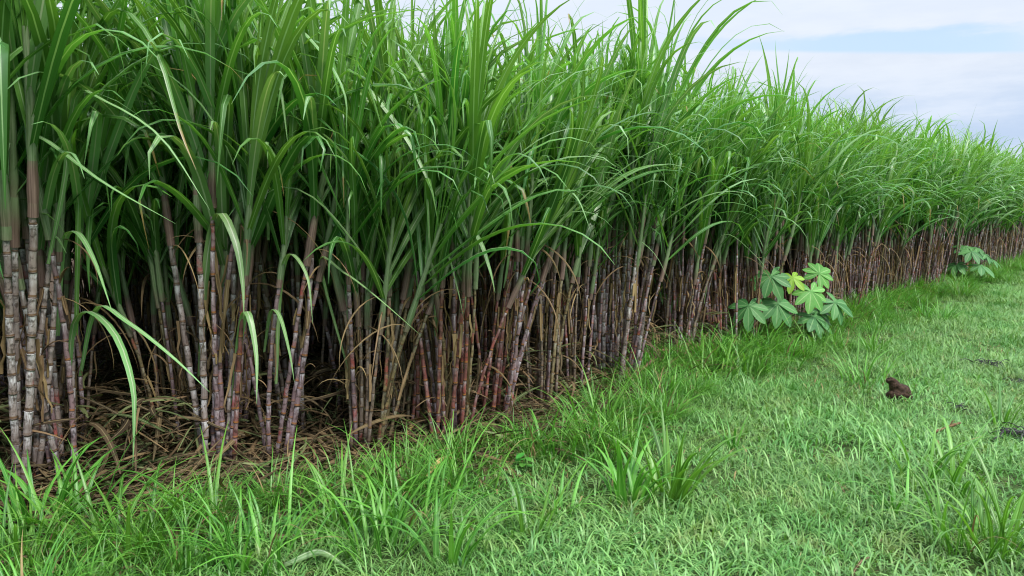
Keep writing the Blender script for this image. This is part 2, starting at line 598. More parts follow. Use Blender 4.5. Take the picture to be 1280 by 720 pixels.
def full_clump(loc, rng, n, spread, styles, lean=(0, 0), hk=1.0):
    root = bpy.data.objects.new("sugarcane_plant", None)
    root.empty_display_size = 0.2
    COL.objects.link(root)
    root.location = loc
    for sty, vi, M, ci, MC in clump_members(rng, n, spread, styles, lean, hk):
        st = link("cane_stalk", STALKS[sty][vi][0], root, M=M)
        link("leaf_crown", CROWNS[ci], st, M=MC)
    return root


def joined_clump(rng, n, spread, styles):
    """the same plant as one mesh, for plants too far off for their canes to be told apart"""
    mb = MB()
    mats = [M_LEAF, M_SHEATH, M_DRY, M_LEAF_PALE] + [M_ST[s] for s in ("pale", "purple", "red", "brown", "tan")]
    order = {"pale": 4, "purple": 5, "red": 6, "brown": 7, "tan": 8}
    for sty, vi, M, ci, MC in clump_members(rng, n, spread, styles, (0, 0)):
        mb.merge(STALK_MB[sty][vi][0], M, {0: order[sty], 1: 2})
        mb.merge(CROWN_FAR[ci], M @ MC)
    return mb.mesh("sugarcane_plant", mats)


JOINED = [joined_clump(rp, 14, 0.29, ["purple", "brown", "brown", "purple", "pale", "tan"]) for _ in range(8)]

# ------------------------------------------------------------------ front row, as placed in the photograph
# (px, py of the base, canes, spread, styles, lean, height factor, label)
FRONT = [
    (-75, 640, 6, .14, ["pale", "purple"], (0, 0), 1.05, None),
    (18, 618, 6, .11, ["pale"], (.02, -.02), 1.08, "sugarcane plant with whitish canes cut off by the picture edge, beside the tall grass"),
    (88, 602, 7, .09, ["pale", "pale", "purple"], (.03, 0), 1.02, "sugarcane plant with thick white-barked canes and a long leaf bending in front"),
    (215, 566, 5, .10, ["tan", "brown"], (-.04, 0), 1.0, "sparse sugarcane plant of thin yellow-brown canes before a dark gap"),
    (275, 584, 14, .12, ["purple", "purple", "pale", "red"], (.05, 0), 1.16, "tall purple sugarcane plant with white bloom and orange rings, straw heaped at its foot"),
    (345, 580, 4, .06, ["purple"], (.12, 0), 1.05, "small sugarcane plant of purple canes leaning over beside the tall ringed plant"),
    (458, 566, 10, .13, ["brown", "purple", "tan"], (.06, 0), .98, "brown sugarcane plant with dry tan leaves curled round its foot"),
    (508, 546, 8, .12, ["brown", "red", "tan"], (.02, 0), .95, "thin brown sugarcane plant standing between the dry-footed and the reddest plants"),
    (562, 550, 17, .14, ["red", "purple", "red", "tan"], (.04, 0), 1.0, "dense sugarcane plant with the reddest canes of the front row"),
    (620, 528, 11, .11, ["purple", "red"], (.12, 0), 1.0, "sugarcane plant with dark red canes slanting sideways behind a yellow fallen leaf"),
    (676, 508, 10, .13, ["brown", "purple", "tan"], (.02, 0), .96, "thin dark sugarcane plant beside the slanting red canes"),
    (768, 482, 21, .19, ["purple", "purple", "pale"], (.03, 0), 1.02, "very dense sugarcane plant of purple canes with pale tops, close to the grass"),
    (718, 490, 8, .12, ["purple", "brown", "tan"], (0, 0), .96, "dark sugarcane plant tucked against the very dense pale-topped plant"),
    (850, 448, 17, .20, ["purple", "brown", "purple"], (.05, 0), 1.0, "purple-brown sugarcane plant rising behind the verge grass, green shoot before it"),
]
G_FRONT = "sugarcane plants along the front row"
rc = random.Random(77)
hand = []
front_roots = {}
for i, (px, py, n, sp, sty, lean, hk, lab) in enumerate(FRONT):
    p = on_ground(px, py)
    root = full_clump(p, rc, round(n * 1.3), sp, sty, lean, hk)
    front_roots[i] = root
    tag(root, lab or "sugarcane plant at the near end of the front row, mostly out of view", "sugarcane", G_FRONT)
    hand.append(p)

s_last = edge_dist(on_ground(850, 445))[1]
pC1 = on_ground(1003, 428)         # nearer cassava
pC2 = on_ground(1214, 353)
sC1, sC2 = edge_dist(pC1)[1], edge_dist(pC2)[1]
ORD = ["first", "second", "third", "fourth", "fifth", "sixth", "seventh", "eighth", "ninth", "tenth", "eleventh", "twelfth", "thirteenth", "fourteenth", "fifteenth"]
MIX = ["purple", "purple", "brown", "red", "purple", "tan"]
things = []     # (depth order) generic plants
s = s_last + 0.55
row1 = []
while s < SEG[-2] + 78:
    row1.append(s)
    s += R.uniform(0.46, 0.62)
used = len(FRONT)
far_pts = []      # plants left to the field as a whole
cnt = {"a": 0, "b": 0, "c": 0}


def in_view(p):
    for z in (0.4, 1.4, 2.6):
        q = project(p + Vector((0, 0, z)))
        if q and -30 < q[0] < 1310 and -60 < q[1] < 760:
            return True
    return False


for s in row1:
    p, d, n = edge_at(s)
    p = p + n * (0.02 + R.uniform(-.10, .12))
    if not in_view(p):
        far_pts.append(p); continue
    if s < sC1 - .15:
        cnt["a"] += 1
        lab = "front-row sugarcane plant, %s one before the nearer cassava counted from the green shoot" % ORD[min(cnt["a"] - 1, 14)]
    elif s < sC2:
        cnt["b"] += 1
        if cnt["b"] <= 8:
            lab = "front-row sugarcane plant, %s one along the row past the nearer cassava" % ORD[cnt["b"] - 1]
        else:
            lab = "front-row sugarcane plant further along the row, before the distant cassava"
    else:
        lab = "front-row sugarcane plant in the distance past the far cassava"
    if p.y < 15:
        root = full_clump(p, rc, rc.randint(13, 17), 0.27, MIX, (rc.uniform(-.02, .06), 0), rc.uniform(.92, 1.0))
    else:
        root = link("sugarcane_plant", R.choice(JOINED), None, p, (0, 0, R.uniform(0, 6.28)), R.uniform(.9, 1.02))
    tag(root, lab, "sugarcane", G_FRONT)
    used += 1

# rows behind
BEHIND = []
for r in range(1, 10):
    s = R.uniform(0, .5) + (0 if r < 5 else 4)
    while s < SEG[-2] + 80:
        p, d, n = edge_at(s)
        p = p + n * ((0.70 if p.y < 8.5 else 0.60) + 0.90 * (r - 1) + R.uniform(-.14, .14)) + d * R.uniform(-.1, .1)
        BEHIND.append((r, s, p))
        s += R.uniform(0.46, 0.66)
BEHIND.sort(key=lambda t: t[2].length + t[0] * 2.0)
MAXP = 285
G_BACK = "sugarcane plants of the inner rows"
for r, s, p in BEHIND:
    # skip where two edge pieces fold rows onto each other
    ok = edge_dist(p)[0] > 0.38
    g_ = project(p)
    if g_ and r <= 2 and 105 < g_[0] < 205: ok = False      # the dark opening in the row
    if not ok: continue
    if used < MAXP and r <= 3 and in_view(p):
        q = project(p + Vector((0, 0, .6)))
        near = q[0] < 620
        rn = {1: "second", 2: "third", 3: "fourth"}[r]
        if q[0] < 240: where = "seen through the dark gap beside the white-barked canes"
        elif q[0] < 620: where = "behind the ringed and the reddest plants"
        elif q[0] < 960: where = "behind the very dense pale-topped plant and its neighbours"
        else: where = "behind the cassava stretch of the front row"
        lab = "inner sugarcane plant of the %s row, %s" % (rn, where)
        if r == 1 and p.y < 9.5:
            root = full_clump(p, rc, rc.randint(13, 17), 0.28, MIX if p.x > -1.5 else ["brown", "purple", "pale", "tan"], (rc.uniform(-.03, .05), 0), rc.uniform(.92, 1.02))
        else:
            root = link("sugarcane_plant", R.choice(JOINED), None, p, (0, 0, R.uniform(0, 6.28)), R.uniform(.94, 1.02) * (1.05 if p.y < 7 else 1.0))
        tag(root, lab, "sugarcane", G_BACK)
        used += 1
    else:
        far_pts.append(p)

# ------------------------------------------------------------------ long arching leaves that hang out of the front plants


def spline(ctrl, n):
    P = [ctrl[0] * 2 - ctrl[1]] + ctrl + [ctrl[-1] * 2 - ctrl[-2]]
    out = []
    m = len(ctrl) - 1
    for i in range(n + 1):
        t = i / n * m
        k = min(int(t), m - 1); f = t - k
        a, b, c, d = P[k:k + 4]
        out.append(0.5 * ((2 * b) + (c - a) * f + (2 * a - 5 * b + 4 * c - d) * f * f + (3 * b - a - 3 * c + d) * f ** 3))
    return out


ARCH = [  # plant index, width m, pale?, [(px, py, metres in front of the plant)]
    (1, .036, 1, [(2, 300, 0), (15, 185, .1), (45, 168, .2), (130, 228, .4), (220, 280, .6)]),
    (1, .030, 1, [(60, 330, 0), (80, 230, .05), (95, 120, .15), (130, 125, .3), (200, 170, .45), (262, 262, .6)]),
    (2, .042, 1, [(72, 420, 0), (78, 310, .1), (95, 289, .2), (118, 325, .35), (141, 392, .5)]),
    (2, .046, 1, [(85, 480, 0), (92, 405, .1), (114, 389, .2), (146, 420, .35), (166, 480, .5), (168, 530, .55), (166, 582, .6)]),
    (2, .030, 1, [(100, 470, 0), (120, 385, .2), (160, 402, .35), (215, 445, .5), (262, 490, .6)]),
    (2, .038, 0, [(95, 420, 0), (100, 200, .1), (115, 60, .15), (150, 10, .3), (195, 60, .4), (225, 160, .5), (245, 212, .55)]),
    (3, .030, 1, [(205, 420, 0), (200, 200, .1), (190, 100, .2), (215, 90, .3), (228, 130, .35), (234, 165, .4)]),
    (3, .028, 1, [(195, 300, 0), (180, 130, .15), (95, 95, .3), (20, 100, .4), (-30, 120, .5)]),
    (4, .050, 1, [(250, 470, 0), (258, 330, .1), (274, 266, .2), (294, 300, .3), (303, 350, .35), (305, 395, .4)]),
    (4, .042, 1, [(290, 520, 0), (300, 420, .1), (309, 389, .2), (320, 440, .3), (321, 505, .4)]),
    (4, .046, 0, [(262, 400, 0), (275, 240, .1), (305, 180, .2), (330, 176, .3), (348, 205, .4), (355, 245, .45)]),
    (4, .044, 1, [(300, 330, 0), (305, 150, .1), (318, 70, .2), (332, 48, .3), (350, 105, .4), (361, 190, .45)]),
    (5, .032, 1, [(345, 480, 0), (350, 360, .1), (362, 317, .2), (384, 345, .3), (391, 405, .4)]),
    (5, .030, 1, [(330, 440, 0), (338, 390, .1), (350, 395, .2), (362, 440, .3), (368, 478, .35)]),
    (5, .046, 1, [(335, 300, 0), (335, 120, .1), (345, 45, .2), (370, 32, .3), (410, 75, .4), (432, 120, .5), (433, 165, .5)]),
    (5, .036, 0, [(350, 360, 0), (372, 180, .1), (395, 70, .2), (440, 30, .3), (520, 12, .5), (600, 20, .6)]),
    (6, .030, 1, [(440, 480, 0), (400, 330, .2), (430, 340, .3), (470, 370, .4), (527, 420, .5)]),
    (6, .040, 1, [(425, 360, 0), (415, 180, .1), (405, 105, .2), (425, 130, .3), (428, 185, .4), (430, 260, .4)]),
    (6, .036, 1, [(450, 350, 0), (432, 160, .15), (445, 100, .3), (500, 160, .4), (535, 225, .5), (545, 262, .5)]),
    (7, .040, 1, [(480, 430, 0), (500, 300, .1), (528, 272, .2), (557, 310, .3), (572, 360, .4), (579, 395, .4)]),
    (7, .032, 1, [(500, 330, 0), (470, 130, .15), (476, 70, .3), (492, 95, .4), (498, 135, .4)]),
    (8, .046, 1, [(545, 420, 0), (545, 300, .1), (565, 263, .2), (597, 295, .3), (612, 335, .4), (619, 366, .4)]),
    (8, .034, 1, [(560, 340, 0), (560, 190, .1), (556, 140, .2), (575, 145, .3), (588, 190, .35), (578, 215, .4)]),
    (9, .034, 1, [(625, 350, 0), (635, 210, .1), (648, 170, .2), (655, 200, .3), (658, 230, .3)]),
    (9, .034, 1, [(630, 360, 0), (650, 250, .1), (690, 230, .2), (720, 245, .3), (739, 290, .4)]),
    (10, .036, 0, [(660, 330, 0), (640, 180, .1), (660, 70, .2), (720, 36, .4), (742, 52, .5), (750, 80, .5)]),
    (10, .030, 0, [(665, 340, 0), (660, 240, .1), (640, 205, .2), (560, 195, .4), (490, 215, .5)]),
    (11, .036, 1, [(750, 380, 0), (750, 300, .1), (775, 287, .2), (815, 313, .3), (839, 355, .4)]),
    (11, .030, 1, [(770, 330, 0), (775, 240, .1), (800, 185, .2), (835, 190, .3), (846, 230, .35), (845, 262, .4)]),
    (13, .034, 1, [(850, 360, 0), (862, 240, .1), (880, 210, .2), (900, 235, .3), (910, 275, .3)]),
    (13, .034, 1, [(880, 380, 0), (892, 310, .1), (912, 293, .2), (945, 320, .3), (965, 345, .4)]),
]
for idx, w, pale, ctrl in ARCH:
    root = front_roots[idx]
    Y0 = root.location.y
    C = [at_depth(x, y, Y0 - dz) - root.location for x, y, dz in ctrl]
    pts = spline(C, 18)
    # blade faces up where it arches over
    sides = []
    dirh = (C[-1] - C[0]); dirh.z = 0
    if dirh.length < .05: dirh = Vector((1, -.3, 0))
    dirh.normalize()
    sd = Vector((-dirh.y, dirh.x, 0))
    wd = [leaf_width(i / 18, w) for i in range(19)]
    mb = MB()
    tw = R.uniform(-.35, .35)
    for i in range(19):
        sides.append(sd * math.cos(tw) + dirh * math.sin(tw))
    rr = R.uniform(.3, .9)
    mb.ribbon(pts, wd, sides, R.uniform(.12, .3), rr, 0)
    link("arching_leaf", mb.mesh("arching_leaf", [M_LEAF_PALE if pale else M_LEAF]), root)

# ------------------------------------------------------------------ scatter (only for what nobody could count)
PROTO_COLS = {}


def proto_collection(name, meshes):
    c = bpy.data.collections.new(name)
    for i, me in enumerate(meshes):
        o = bpy.data.objects.new("%s_piece_%03d" % (name, i), me)
        c.objects.link(o)
    return c


def scatter(name, meshes, items, mats=()):
    """items: (loc, (rx, ry, rz), scale, which)"""
    col = proto_collection(name, meshes)
    me = bpy.data.meshes.new(name)
    me.from_pydata([tuple(i[0]) for i in items], [], [])
    a = me.attributes.new("rot", 'FLOAT_VECTOR', 'POINT')
    a.data.foreach_set("vector", [x for i in items for x in i[1]])
    a = me.attributes.new("scl", 'FLOAT', 'POINT'); a.data.foreach_set("value", [i[2] for i in items])
    a = me.attributes.new("which", 'INT', 'POINT'); a.data.foreach_set("value", [i[3] for i in items])
    for m in mats: me.materials.append(m)
    o = bpy.data.objects.new(name, me)
    COL.objects.link(o)
    g = bpy.data.node_groups.new(name + "_scatter", 'GeometryNodeTree')
    g.interface.new_socket("Geometry", in_out='INPUT', socket_type='NodeSocketGeometry')
    g.interface.new_socket("Geometry", in_out='OUTPUT', socket_type='NodeSocketGeometry')
    N, L = g.nodes, g.links
    gi, go = N.new("NodeGroupInput"), N.new("NodeGroupOutput")
    iop = N.new("GeometryNodeInstanceOnPoints")
    ci = N.new("GeometryNodeCollectionInfo")
    ci.inputs["Collection"].default_value = col
    ci.inputs["Separate Children"].default_value = True
    ci.inputs["Reset Children"].default_value = True

    def na(nm, typ):
        x = N.new("GeometryNodeInputNamedAttribute"); x.data_type = typ
        x.inputs[0].default_value = nm
        return x.outputs[0]
    m2p = N.new("GeometryNodeMeshToPoints")
    L.new(gi.outputs[0], m2p.inputs[0])
    L.new(m2p.outputs[0], iop.inputs["Points"])
    L.new(ci.outputs[0], iop.inputs["Instance"])
    iop.inputs["Pick Instance"].default_value = True
    L.new(na("which", 'INT'), iop.inputs["Instance Index"])
    L.new(na("rot", 'FLOAT_VECTOR'), iop.inputs["Rotation"])
    L.new(na("scl", 'FLOAT'), iop.inputs["Scale"])
    L.new(iop.outputs[0], go.inputs[0])
    md = o.modifiers.new("scatter", 'NODES')
    md.node_group = g
    return o


o = scatter("sugarcane_field", JOINED, [(p, (0, 0, R.uniform(0, 6.28)), R.uniform(.92, 1.06), R.randrange(len(JOINED))) for p in far_pts])
tag(o, "dense green sugarcane field filling the space behind the front rows", "sugarcane field", None, "stuff")

# ------------------------------------------------------------------ ground


def gz(x, y):
    v = Vector((x * 0.55, y * 0.55, 0.3))
    return 0.045 * noise.noise(v) + 0.030 * noise.noise(v * 3.3) - 0.02


def ground_mesh():
    mb = MB()
    xs, ys = [], []

    def axis_vals(lo, hi, far, step):
        v = [lo + i * step for i in range(int((hi - lo) / step) + 1)]
        k, pre, post = step * 2, [], []
        x = v[0]
        while x > -far:
            x -= k; pre.append(x); k *= 1.5
        k = step * 2; x = v[-1]
        while x < far:
            x += k; post.append(x); k *= 1.5
        return list(reversed(pre)) + v + post
    xs = axis_vals(-8, 26, 700, 0.2); ys = axis_vals(-2, 32, 900, 0.2)
    idx = []
    for y in ys:
        row = []
        for x in xs:
            ed, _ = edge_dist(Vector((x, y, 0)))
            row.append(mb.add((x, y, gz(x, y) if abs(x) < 60 and abs(y) < 80 else -0.02), ed, 0, min(1, max(0, (ed + 0.55) / 0.9))))
        idx.append(row)
    for j in range(len(ys) - 1):
        for i in range(len(xs) - 1):
            mb.face((idx[j][i], idx[j][i + 1], idx[j + 1][i + 1], idx[j + 1][i]))
    return mb


def ground_material():
    t = NT("ground")
    r = t.attr("rnd")
    pos = t.geo_pos()
    n1 = t.noise(pos, 1.3, 6, .65); n2 = t.noise(pos, 18, 5, .7)
    soil = t.mix(t.smooth(n2, .35, .65), (0.022, 0.014, 0.008), (0.075, 0.048, 0.026))
    turf = t.mix(t.smooth(n2, .35, .68), (0.030, 0.050, 0.014), (0.075, 0.135, 0.035))
    turf = t.mix(t.smooth(n1, .55, .72, 0, .7), turf, (0.085, 0.065, 0.035))
    k = t.smooth(t.math('ADD', r, t.math('MULTIPLY_ADD', n1, .6, -.3)), .35, .65)
    col = t.mix(k, turf, soil)
    bp = t.n("ShaderNodeBump"); bp.inputs["Strength"].default_value = 0.8; bp.inputs["Distance"].default_value = 0.03
    t.set(bp.inputs["Height"], n2)
    return t.principled(col, 0.9, 0.15, normal=bp.outputs[0])


go_ = link("ground", ground_mesh().mesh("ground", [ground_material()]))
tag(go_, "earth and turf running under the cane and the mown grass track", None, None, "structure")

# ------------------------------------------------------------------ lawn, verge, litter
rg = random.Random(31)


def grass_blade(mb, p, az, L, w, a0, bend, r, segs=4, m=0, three=False, fold=.3):
    pts, sides = blade_points(p, az, a0, bend, L, segs, 1.4, 0.0, rg.uniform(-.6, .6))
    wd = [w * (0.8 + .2 * min(1, 3 * i / segs)) * max(.06, 1 - (i / segs) ** 2.0) for i in range(segs + 1)]
    mb.ribbon(pts, wd, sides, fold, r, m, three)


def lawn_patch(n, size, hk, dry):
    mb = MB()
    for k in range(n):
        x, y = rg.uniform(-size, size), rg.uniform(-size, size)
        L = rg.uniform(.038, .115) * hk
        base = Vector((x, y, rg.uniform(-.01, .015)))
        if rg.random() < .25: L *= 1.35
        rr = rg.random()
        m = 1 if rg.random() < dry else 0
        grass_blade(mb, base, rg.uniform(0, 6.28), L, rg.uniform(.0042, .0085), rad(rg.uniform(5, 60)), rad(rg.uniform(50, 165)), rr, 5, m)
    return mb.mesh("lawn_patch", [M_LAWN, M_DRY])


PATCH = [lawn_patch(820, .32, 1.05, .008) for _ in range(4)] + [lawn_patch(520, .32, .85, .06) for _ in range(2)] + [lawn_patch(600, .32, 1.5, .008) for _ in range(2)]
BARE = [(on_ground(x_, y_), r_) for x_, y_, r_ in ((800, 694, .26), (1185, 548, .3), (1262, 612, .3), (1205, 508, .4), (770, 640, .2))]
items = []
y = 1.2
while y < 42:
    st = 0.42 if y < 14 else .5
    x = -7.0
    while x < 44:
        px_, py_ = x + rg.uniform(-.14, .14), y + rg.uniform(-.14, .14)
        p = Vector((px_, py_, 0))
        if abs(px_) < 0.95 * py_ + 3.5:
            ed, _ = edge_dist(p)
            if ed < -0.30:
                nv = noise.noise(Vector((px_ * .8, py_ * .8, 4)))
                if nv > .22: w = rg.choice((4, 5))
                elif nv < -.22 or ed > -1.0: w = rg.choice((6, 7, 0))
                else: w = rg.randrange(4)
                thin = any((p - b_).length < r_ for b_, r_ in BARE)
                if thin and rg.random() < .7: continue
                items.append(((px_, py_, gz(px_, py_)), (rg.uniform(-.05, .05), rg.uniform(-.05, .05), rg.uniform(0, 6.28)), (1.0 + .95 * noise.noise(Vector((px_ * 1.9, py_ * 1.9, 7)))) * rg.uniform(.8, 1.25), w))
        x += st
    y += st
o = scatter("lawn_grass", PATCH, items)
tag(o, "short pale green mown grass covering the track beside the cane", "grass", None, "stuff")
print("lawn patches", len(items))


def tuft(n, spread, L0, L1, w0, w1, droop, m3=True, dryn=2):
    mb = MB()
    for k in range(n):
        a = rg.uniform(0, 6.28); d = spread * math.sqrt(rg.random())
        p = Vector((math.cos(a) * d, math.sin(a) * d, -.015))
        az = a + rg.gauss(0, .7)
        m = 1 if k < dryn else 0
        grass_blade(mb, p, az, rg.uniform(L0, L1), rg.uniform(w0, w1), rad(rg.uniform(4, 32)), rad(rg.uniform(droop * .3, droop)), rg.random(), 8, m, m3)
    return mb.mesh("grass_tuft", [M_VERGE, M_DRY])


TUFT_FINE = [tuft(44, .13, .18, .42, .006, .012, 120) for _ in range(5)]
TUFT_TALL = [tuft(34, .10, .30, .58, .009, .016, 125) for _ in range(4)]
TUFT_LUSH = [tuft(34, .10, .26, .50, .010, .017, 125, True, 0) for _ in range(3)]
TUFT_WIDE = [tuft(22, .07, .26, .46, .018, .030, 85, True, 0) for _ in range(3)]
TUFT_SPARSE = [tuft(11, .05, .22, .42, .012, .020, 125, True, 0) for _ in range(3)]
VERGE = TUFT_FINE + TUFT_TALL
items = []
for s_ in range(0, 3300):
    sx = rg.uniform(6, SEG[-2] + 36)
    p, d, n = edge_at(sx)
    w = 0.85 + .16 * math.sin(sx * 1.7) + .12 * math.sin(sx * 4.1)
    u_ = rg.random()
    off = .10 - u_ ** 1.25 * (w + .1)
    near = max(0, min(1, (SEG[4] + 2.2 - sx) / 1.6))
    nearer = max(0, min(1, (SEG[3] + .75 - sx) / .7))
    off -= .46 * near + .22 * nearer
    p = p + n * off
    if p.y < .9: continue
    if noise.noise(Vector((p.x * 1.5, p.y * 1.5, 9))) < -.22 + .5 * max(0, u_ - .4): continue
    sc = rg.uniform(.65, 1.35) * (1.0 - .35 * u_) * (1.18 if sx > SEG[4] + 2 else .72 + .4 * u_) * (.6 if u_ < .16 else 1)
    wh = rg.randrange(len(TUFT_FINE)) if rg.random() < .78 else len(TUFT_FINE) + rg.randrange(len(TUFT_TALL))
    items.append(((p.x, p.y, gz(p.x, p.y)), (rg.uniform(-.12, .12), rg.uniform(-.12, .12), rg.uniform(0, 6.28)), sc, wh))
o = scatter("verge_grass", VERGE, items)
tag(o, "bright green uncut grass growing along the foot of the cane", "grass", None, "stuff")

# litter under the cane


def litter(n, size, hmax, green=.0):
    mb = MB()
    for k in range(n):
        L = rg.uniform(.10, .50)
        az = rg.uniform(0, 6.28)
        x, y = rg.uniform(-size, size), rg.uniform(-size, size)
        z = rg.random() ** 2 * hmax
        el = rg.uniform(-.25, .45)
        pts = []
        p = Vector((x, y, z)); d = Vector((math.cos(az) * math.cos(el), math.sin(az) * math.cos(el), math.sin(el)))
        cv = Vector((rg.gauss(0, .25), rg.gauss(0, .25), rg.gauss(-.35, .2)))
        for i in range(7):
            pts.append(p.copy()); p = p + d * (L / 6); d = (d + cv * .33).normalized()
            if p.z < .0: p.z = rg.uniform(0, .015)
        w = rg.uniform(.006, .018) if rg.random() < .62 else rg.uniform(.018, .036)
        wd = [w * max(.1, 1 - abs(i / 6 - .4) ** 2 * 2.2) for i in range(7)]
        sd = Vector((-math.sin(az), math.cos(az), rg.uniform(-.8, .8)))
        mb.ribbon(pts, wd, sd, rg.uniform(0, .6), rg.random() ** 2.4, 1 if rg.random() < green else 0)
    return mb.mesh("litter_patch", [M_LITTER, M_OLIVE])


LIT = [litter(130, .4, .06, .12) for _ in range(5)] + [litter(75, .35, .48, .30) for _ in range(3)]
items = []
for k in range(3000):
    sx = rg.uniform(5, SEG[-2] + (6 if k % 2 else 36))
    p, d, n = edge_at(sx)
    q = p + n * (rg.uniform(.25, 2.6) if rg.random() < .7 else rg.uniform(.10 - (.66 if sx < SEG[3] + .5 else .50 if sx < SEG[4] + 1.6 else .10), .5))
    if q.y > 20 and rg.random() < .5: continue
    items.append(((q.x, q.y, gz(q.x, q.y) + .005), (rg.uniform(-.1, .1), rg.uniform(-.1, .1), rg.uniform(0, 6.28)), rg.uniform(.75, 1.15), rg.randrange(5) if (rg.random() < .55 or edge_dist(q)[0] < .30) else 5 + rg.randrange(3)))
o = scatter("leaf_litter", LIT, items)
tag(o, "brown and olive dead cane leaves matted on the soil between the canes", "leaf litter", None, "stuff")

# ------------------------------------------------------------------ single tufts that stand out
TUFTS = [  # px, py, mesh family, scale, label
    (838, 616, TUFT_WIDE, 1.1, "broad-bladed grass tuft like a young cane, alone on the short grass, larger of a pair"),
    (786, 622, TUFT_WIDE, .92, "smaller broad-bladed tuft of the pair on the short grass, beside the larger one"),
    (664, 672, TUFT_SPARSE, 1.0, "few-bladed bright grass tuft in the mown grass below the verge"),
    (1150, 602, TUFT_SPARSE, 1.15, "spindly tuft with arching blades below the brown clod"),
    (1192, 615, TUFT_SPARSE, 1.2, "spindly upright tuft with a curled pale blade, beside the dark twig"),
    (1252, 536, TUFT_SPARSE, .95, "small pale tuft near the dark trash at the picture edge"),
    (1252, 690, TUFT_LUSH, 1.05, "leafy grass clump in the lower corner of the mown grass"),
    (1212, 680, TUFT_FINE, 1.1, "fine grass clump touching the leafy corner clump"),
    (1080, 476, TUFT_FINE, 1.15, "upright grass tuft on the verge past the nearer cassava, just above the clod"),
    (930, 470, TUFT_LUSH, 1.05, "largest verge tuft with many drooping blades, below the nearer cassava"),
    (890, 478, TUFT_FINE, 1.25, "fine verge tuft at the side of the largest drooping tuft"),
    (975, 455, TUFT_FINE, 1.3, "arching verge tuft directly in front of the nearer cassava"),
    (1020, 440, TUFT_LUSH, .9, "verge tuft under the lowest cassava leaf"),
    (45, 668, TUFT_WIDE, 1.15, "dark broad-bladed tuft at the foot of the whitish canes"),
    (95, 676, TUFT_LUSH, 1.15, "tall bright tuft in front of the white-barked canes"),
    (150, 690, TUFT_LUSH, 1.1, "tall tuft with one blade arching over the straw"),
    (20, 712, TUFT_LUSH, .9, "tuft cut off by the lower picture corner under the whitish canes"),
    (428, 650, TUFT_LUSH, .9, "thick tuft at the foot of the brown dry-footed cane"),
    (475, 690, TUFT_LUSH, .95, "drooping pale-bladed tuft in the grass under the front row"),
    (520, 650, TUFT_FINE, 1.2, "fine tuft beside the yellow fallen leaf"),
    (580, 612, TUFT_FINE, 1.0, "fine upright tuft below the reddest canes"),
    (690, 566, TUFT_FINE, 1.1, "arching fine tuft below the slanting red canes"),
    (745, 545, TUFT_FINE, 1.2, "upright fine tuft below the very dense plant"),
    (822, 505, TUFT_FINE, 1.1, "fine tuft at the verge between the dense plant and the green shoot"),
    (255, 660, TUFT_SPARSE, 1.2, "long thin blades arching over the dark straw"),
    (560, 706, TUFT_SPARSE, 1.1, "loose few-bladed tuft at the lower picture edge below the yellow fallen leaf"),
    (700, 640, TUFT_SPARSE, .8, "short loose tuft between the low weed and the broad-bladed pair"),
    (915, 560, TUFT_SPARSE, .7, "lone small tuft in the open mown grass past the broad-bladed pair"),
    (1120, 640, TUFT_SPARSE, .8, "low spreading tuft in the open mown grass under the first spindly tuft"),
    (1090, 440, TUFT_LUSH, .75, "leafy verge tuft against the lower canes past the nearer cassava"),
    (1180, 400, TUFT_LUSH, .8, "leafy verge tuft halfway between the two cassava plants"),
    (330, 700, TUFT_FINE, 1.2, "fine dense tuft in the lower grass, beside a small weed"),
]
for px, py, fam, sc, lab in TUFTS:
    p = on_ground(px, py)
    p.z = gz(p.x, p.y)
    o = link("grass_tuft", rg.choice(fam), None, p, (0, 0, rg.uniform(0, 6.28)), sc * 1.4)
    tag(o, lab, "grass tuft", "tall grass tufts on the verge and track")

# young green shoot standing in front of the row at x 850
mb = MB()
for k in range(9):
    add_leaf(mb, Vector((rg.uniform(-.05, .05), rg.uniform(-.05, .05), 0)), rg.uniform(0, 6.28), rad(rg.uniform(4, 14)), rad(rg.uniform(10, 70)), rg.uniform(.8, 1.35), rg.uniform(.025, .038), rg.uniform(.4, 1), 0, 12, 2.5, .1, rg.uniform(-.6, .6))
o = link("cane_shoot", mb.mesh("cane_shoot", [M_LEAF]), None, on_ground(838, 440))
tag(o, "young green cane shoot of upright leaves in front of the purple-brown plant", "sugarcane shoot")

# ------------------------------------------------------------------ cassava


def lobe(mb, base, d, up, L, w, r):
    """an obovate lobe from base along d; up is the leaf normal"""
    side = d.cross(up).normalized()
    n = 8
    prev = None
    for i in range(n + 1):
        t = i / n
        ww = w * (math.sin(PI * min(1, (t ** 1.35) * .93 + .035)) ** .85)
        sag = -up * (L * .16 * t * t)
        c = base + d * (L * t) + sag
        rise = up * (ww * .22)
        a = mb.add(c - side * ww + rise, 0, t, r); b = mb.add(c, .5, t, r); e = mb.add(c + side * ww + rise, 1, t, r)
        if prev:
            mb.face((prev[0], prev[1], b, a)); mb.face((prev[1], prev[2], e, b))
        prev = (a, b, e)


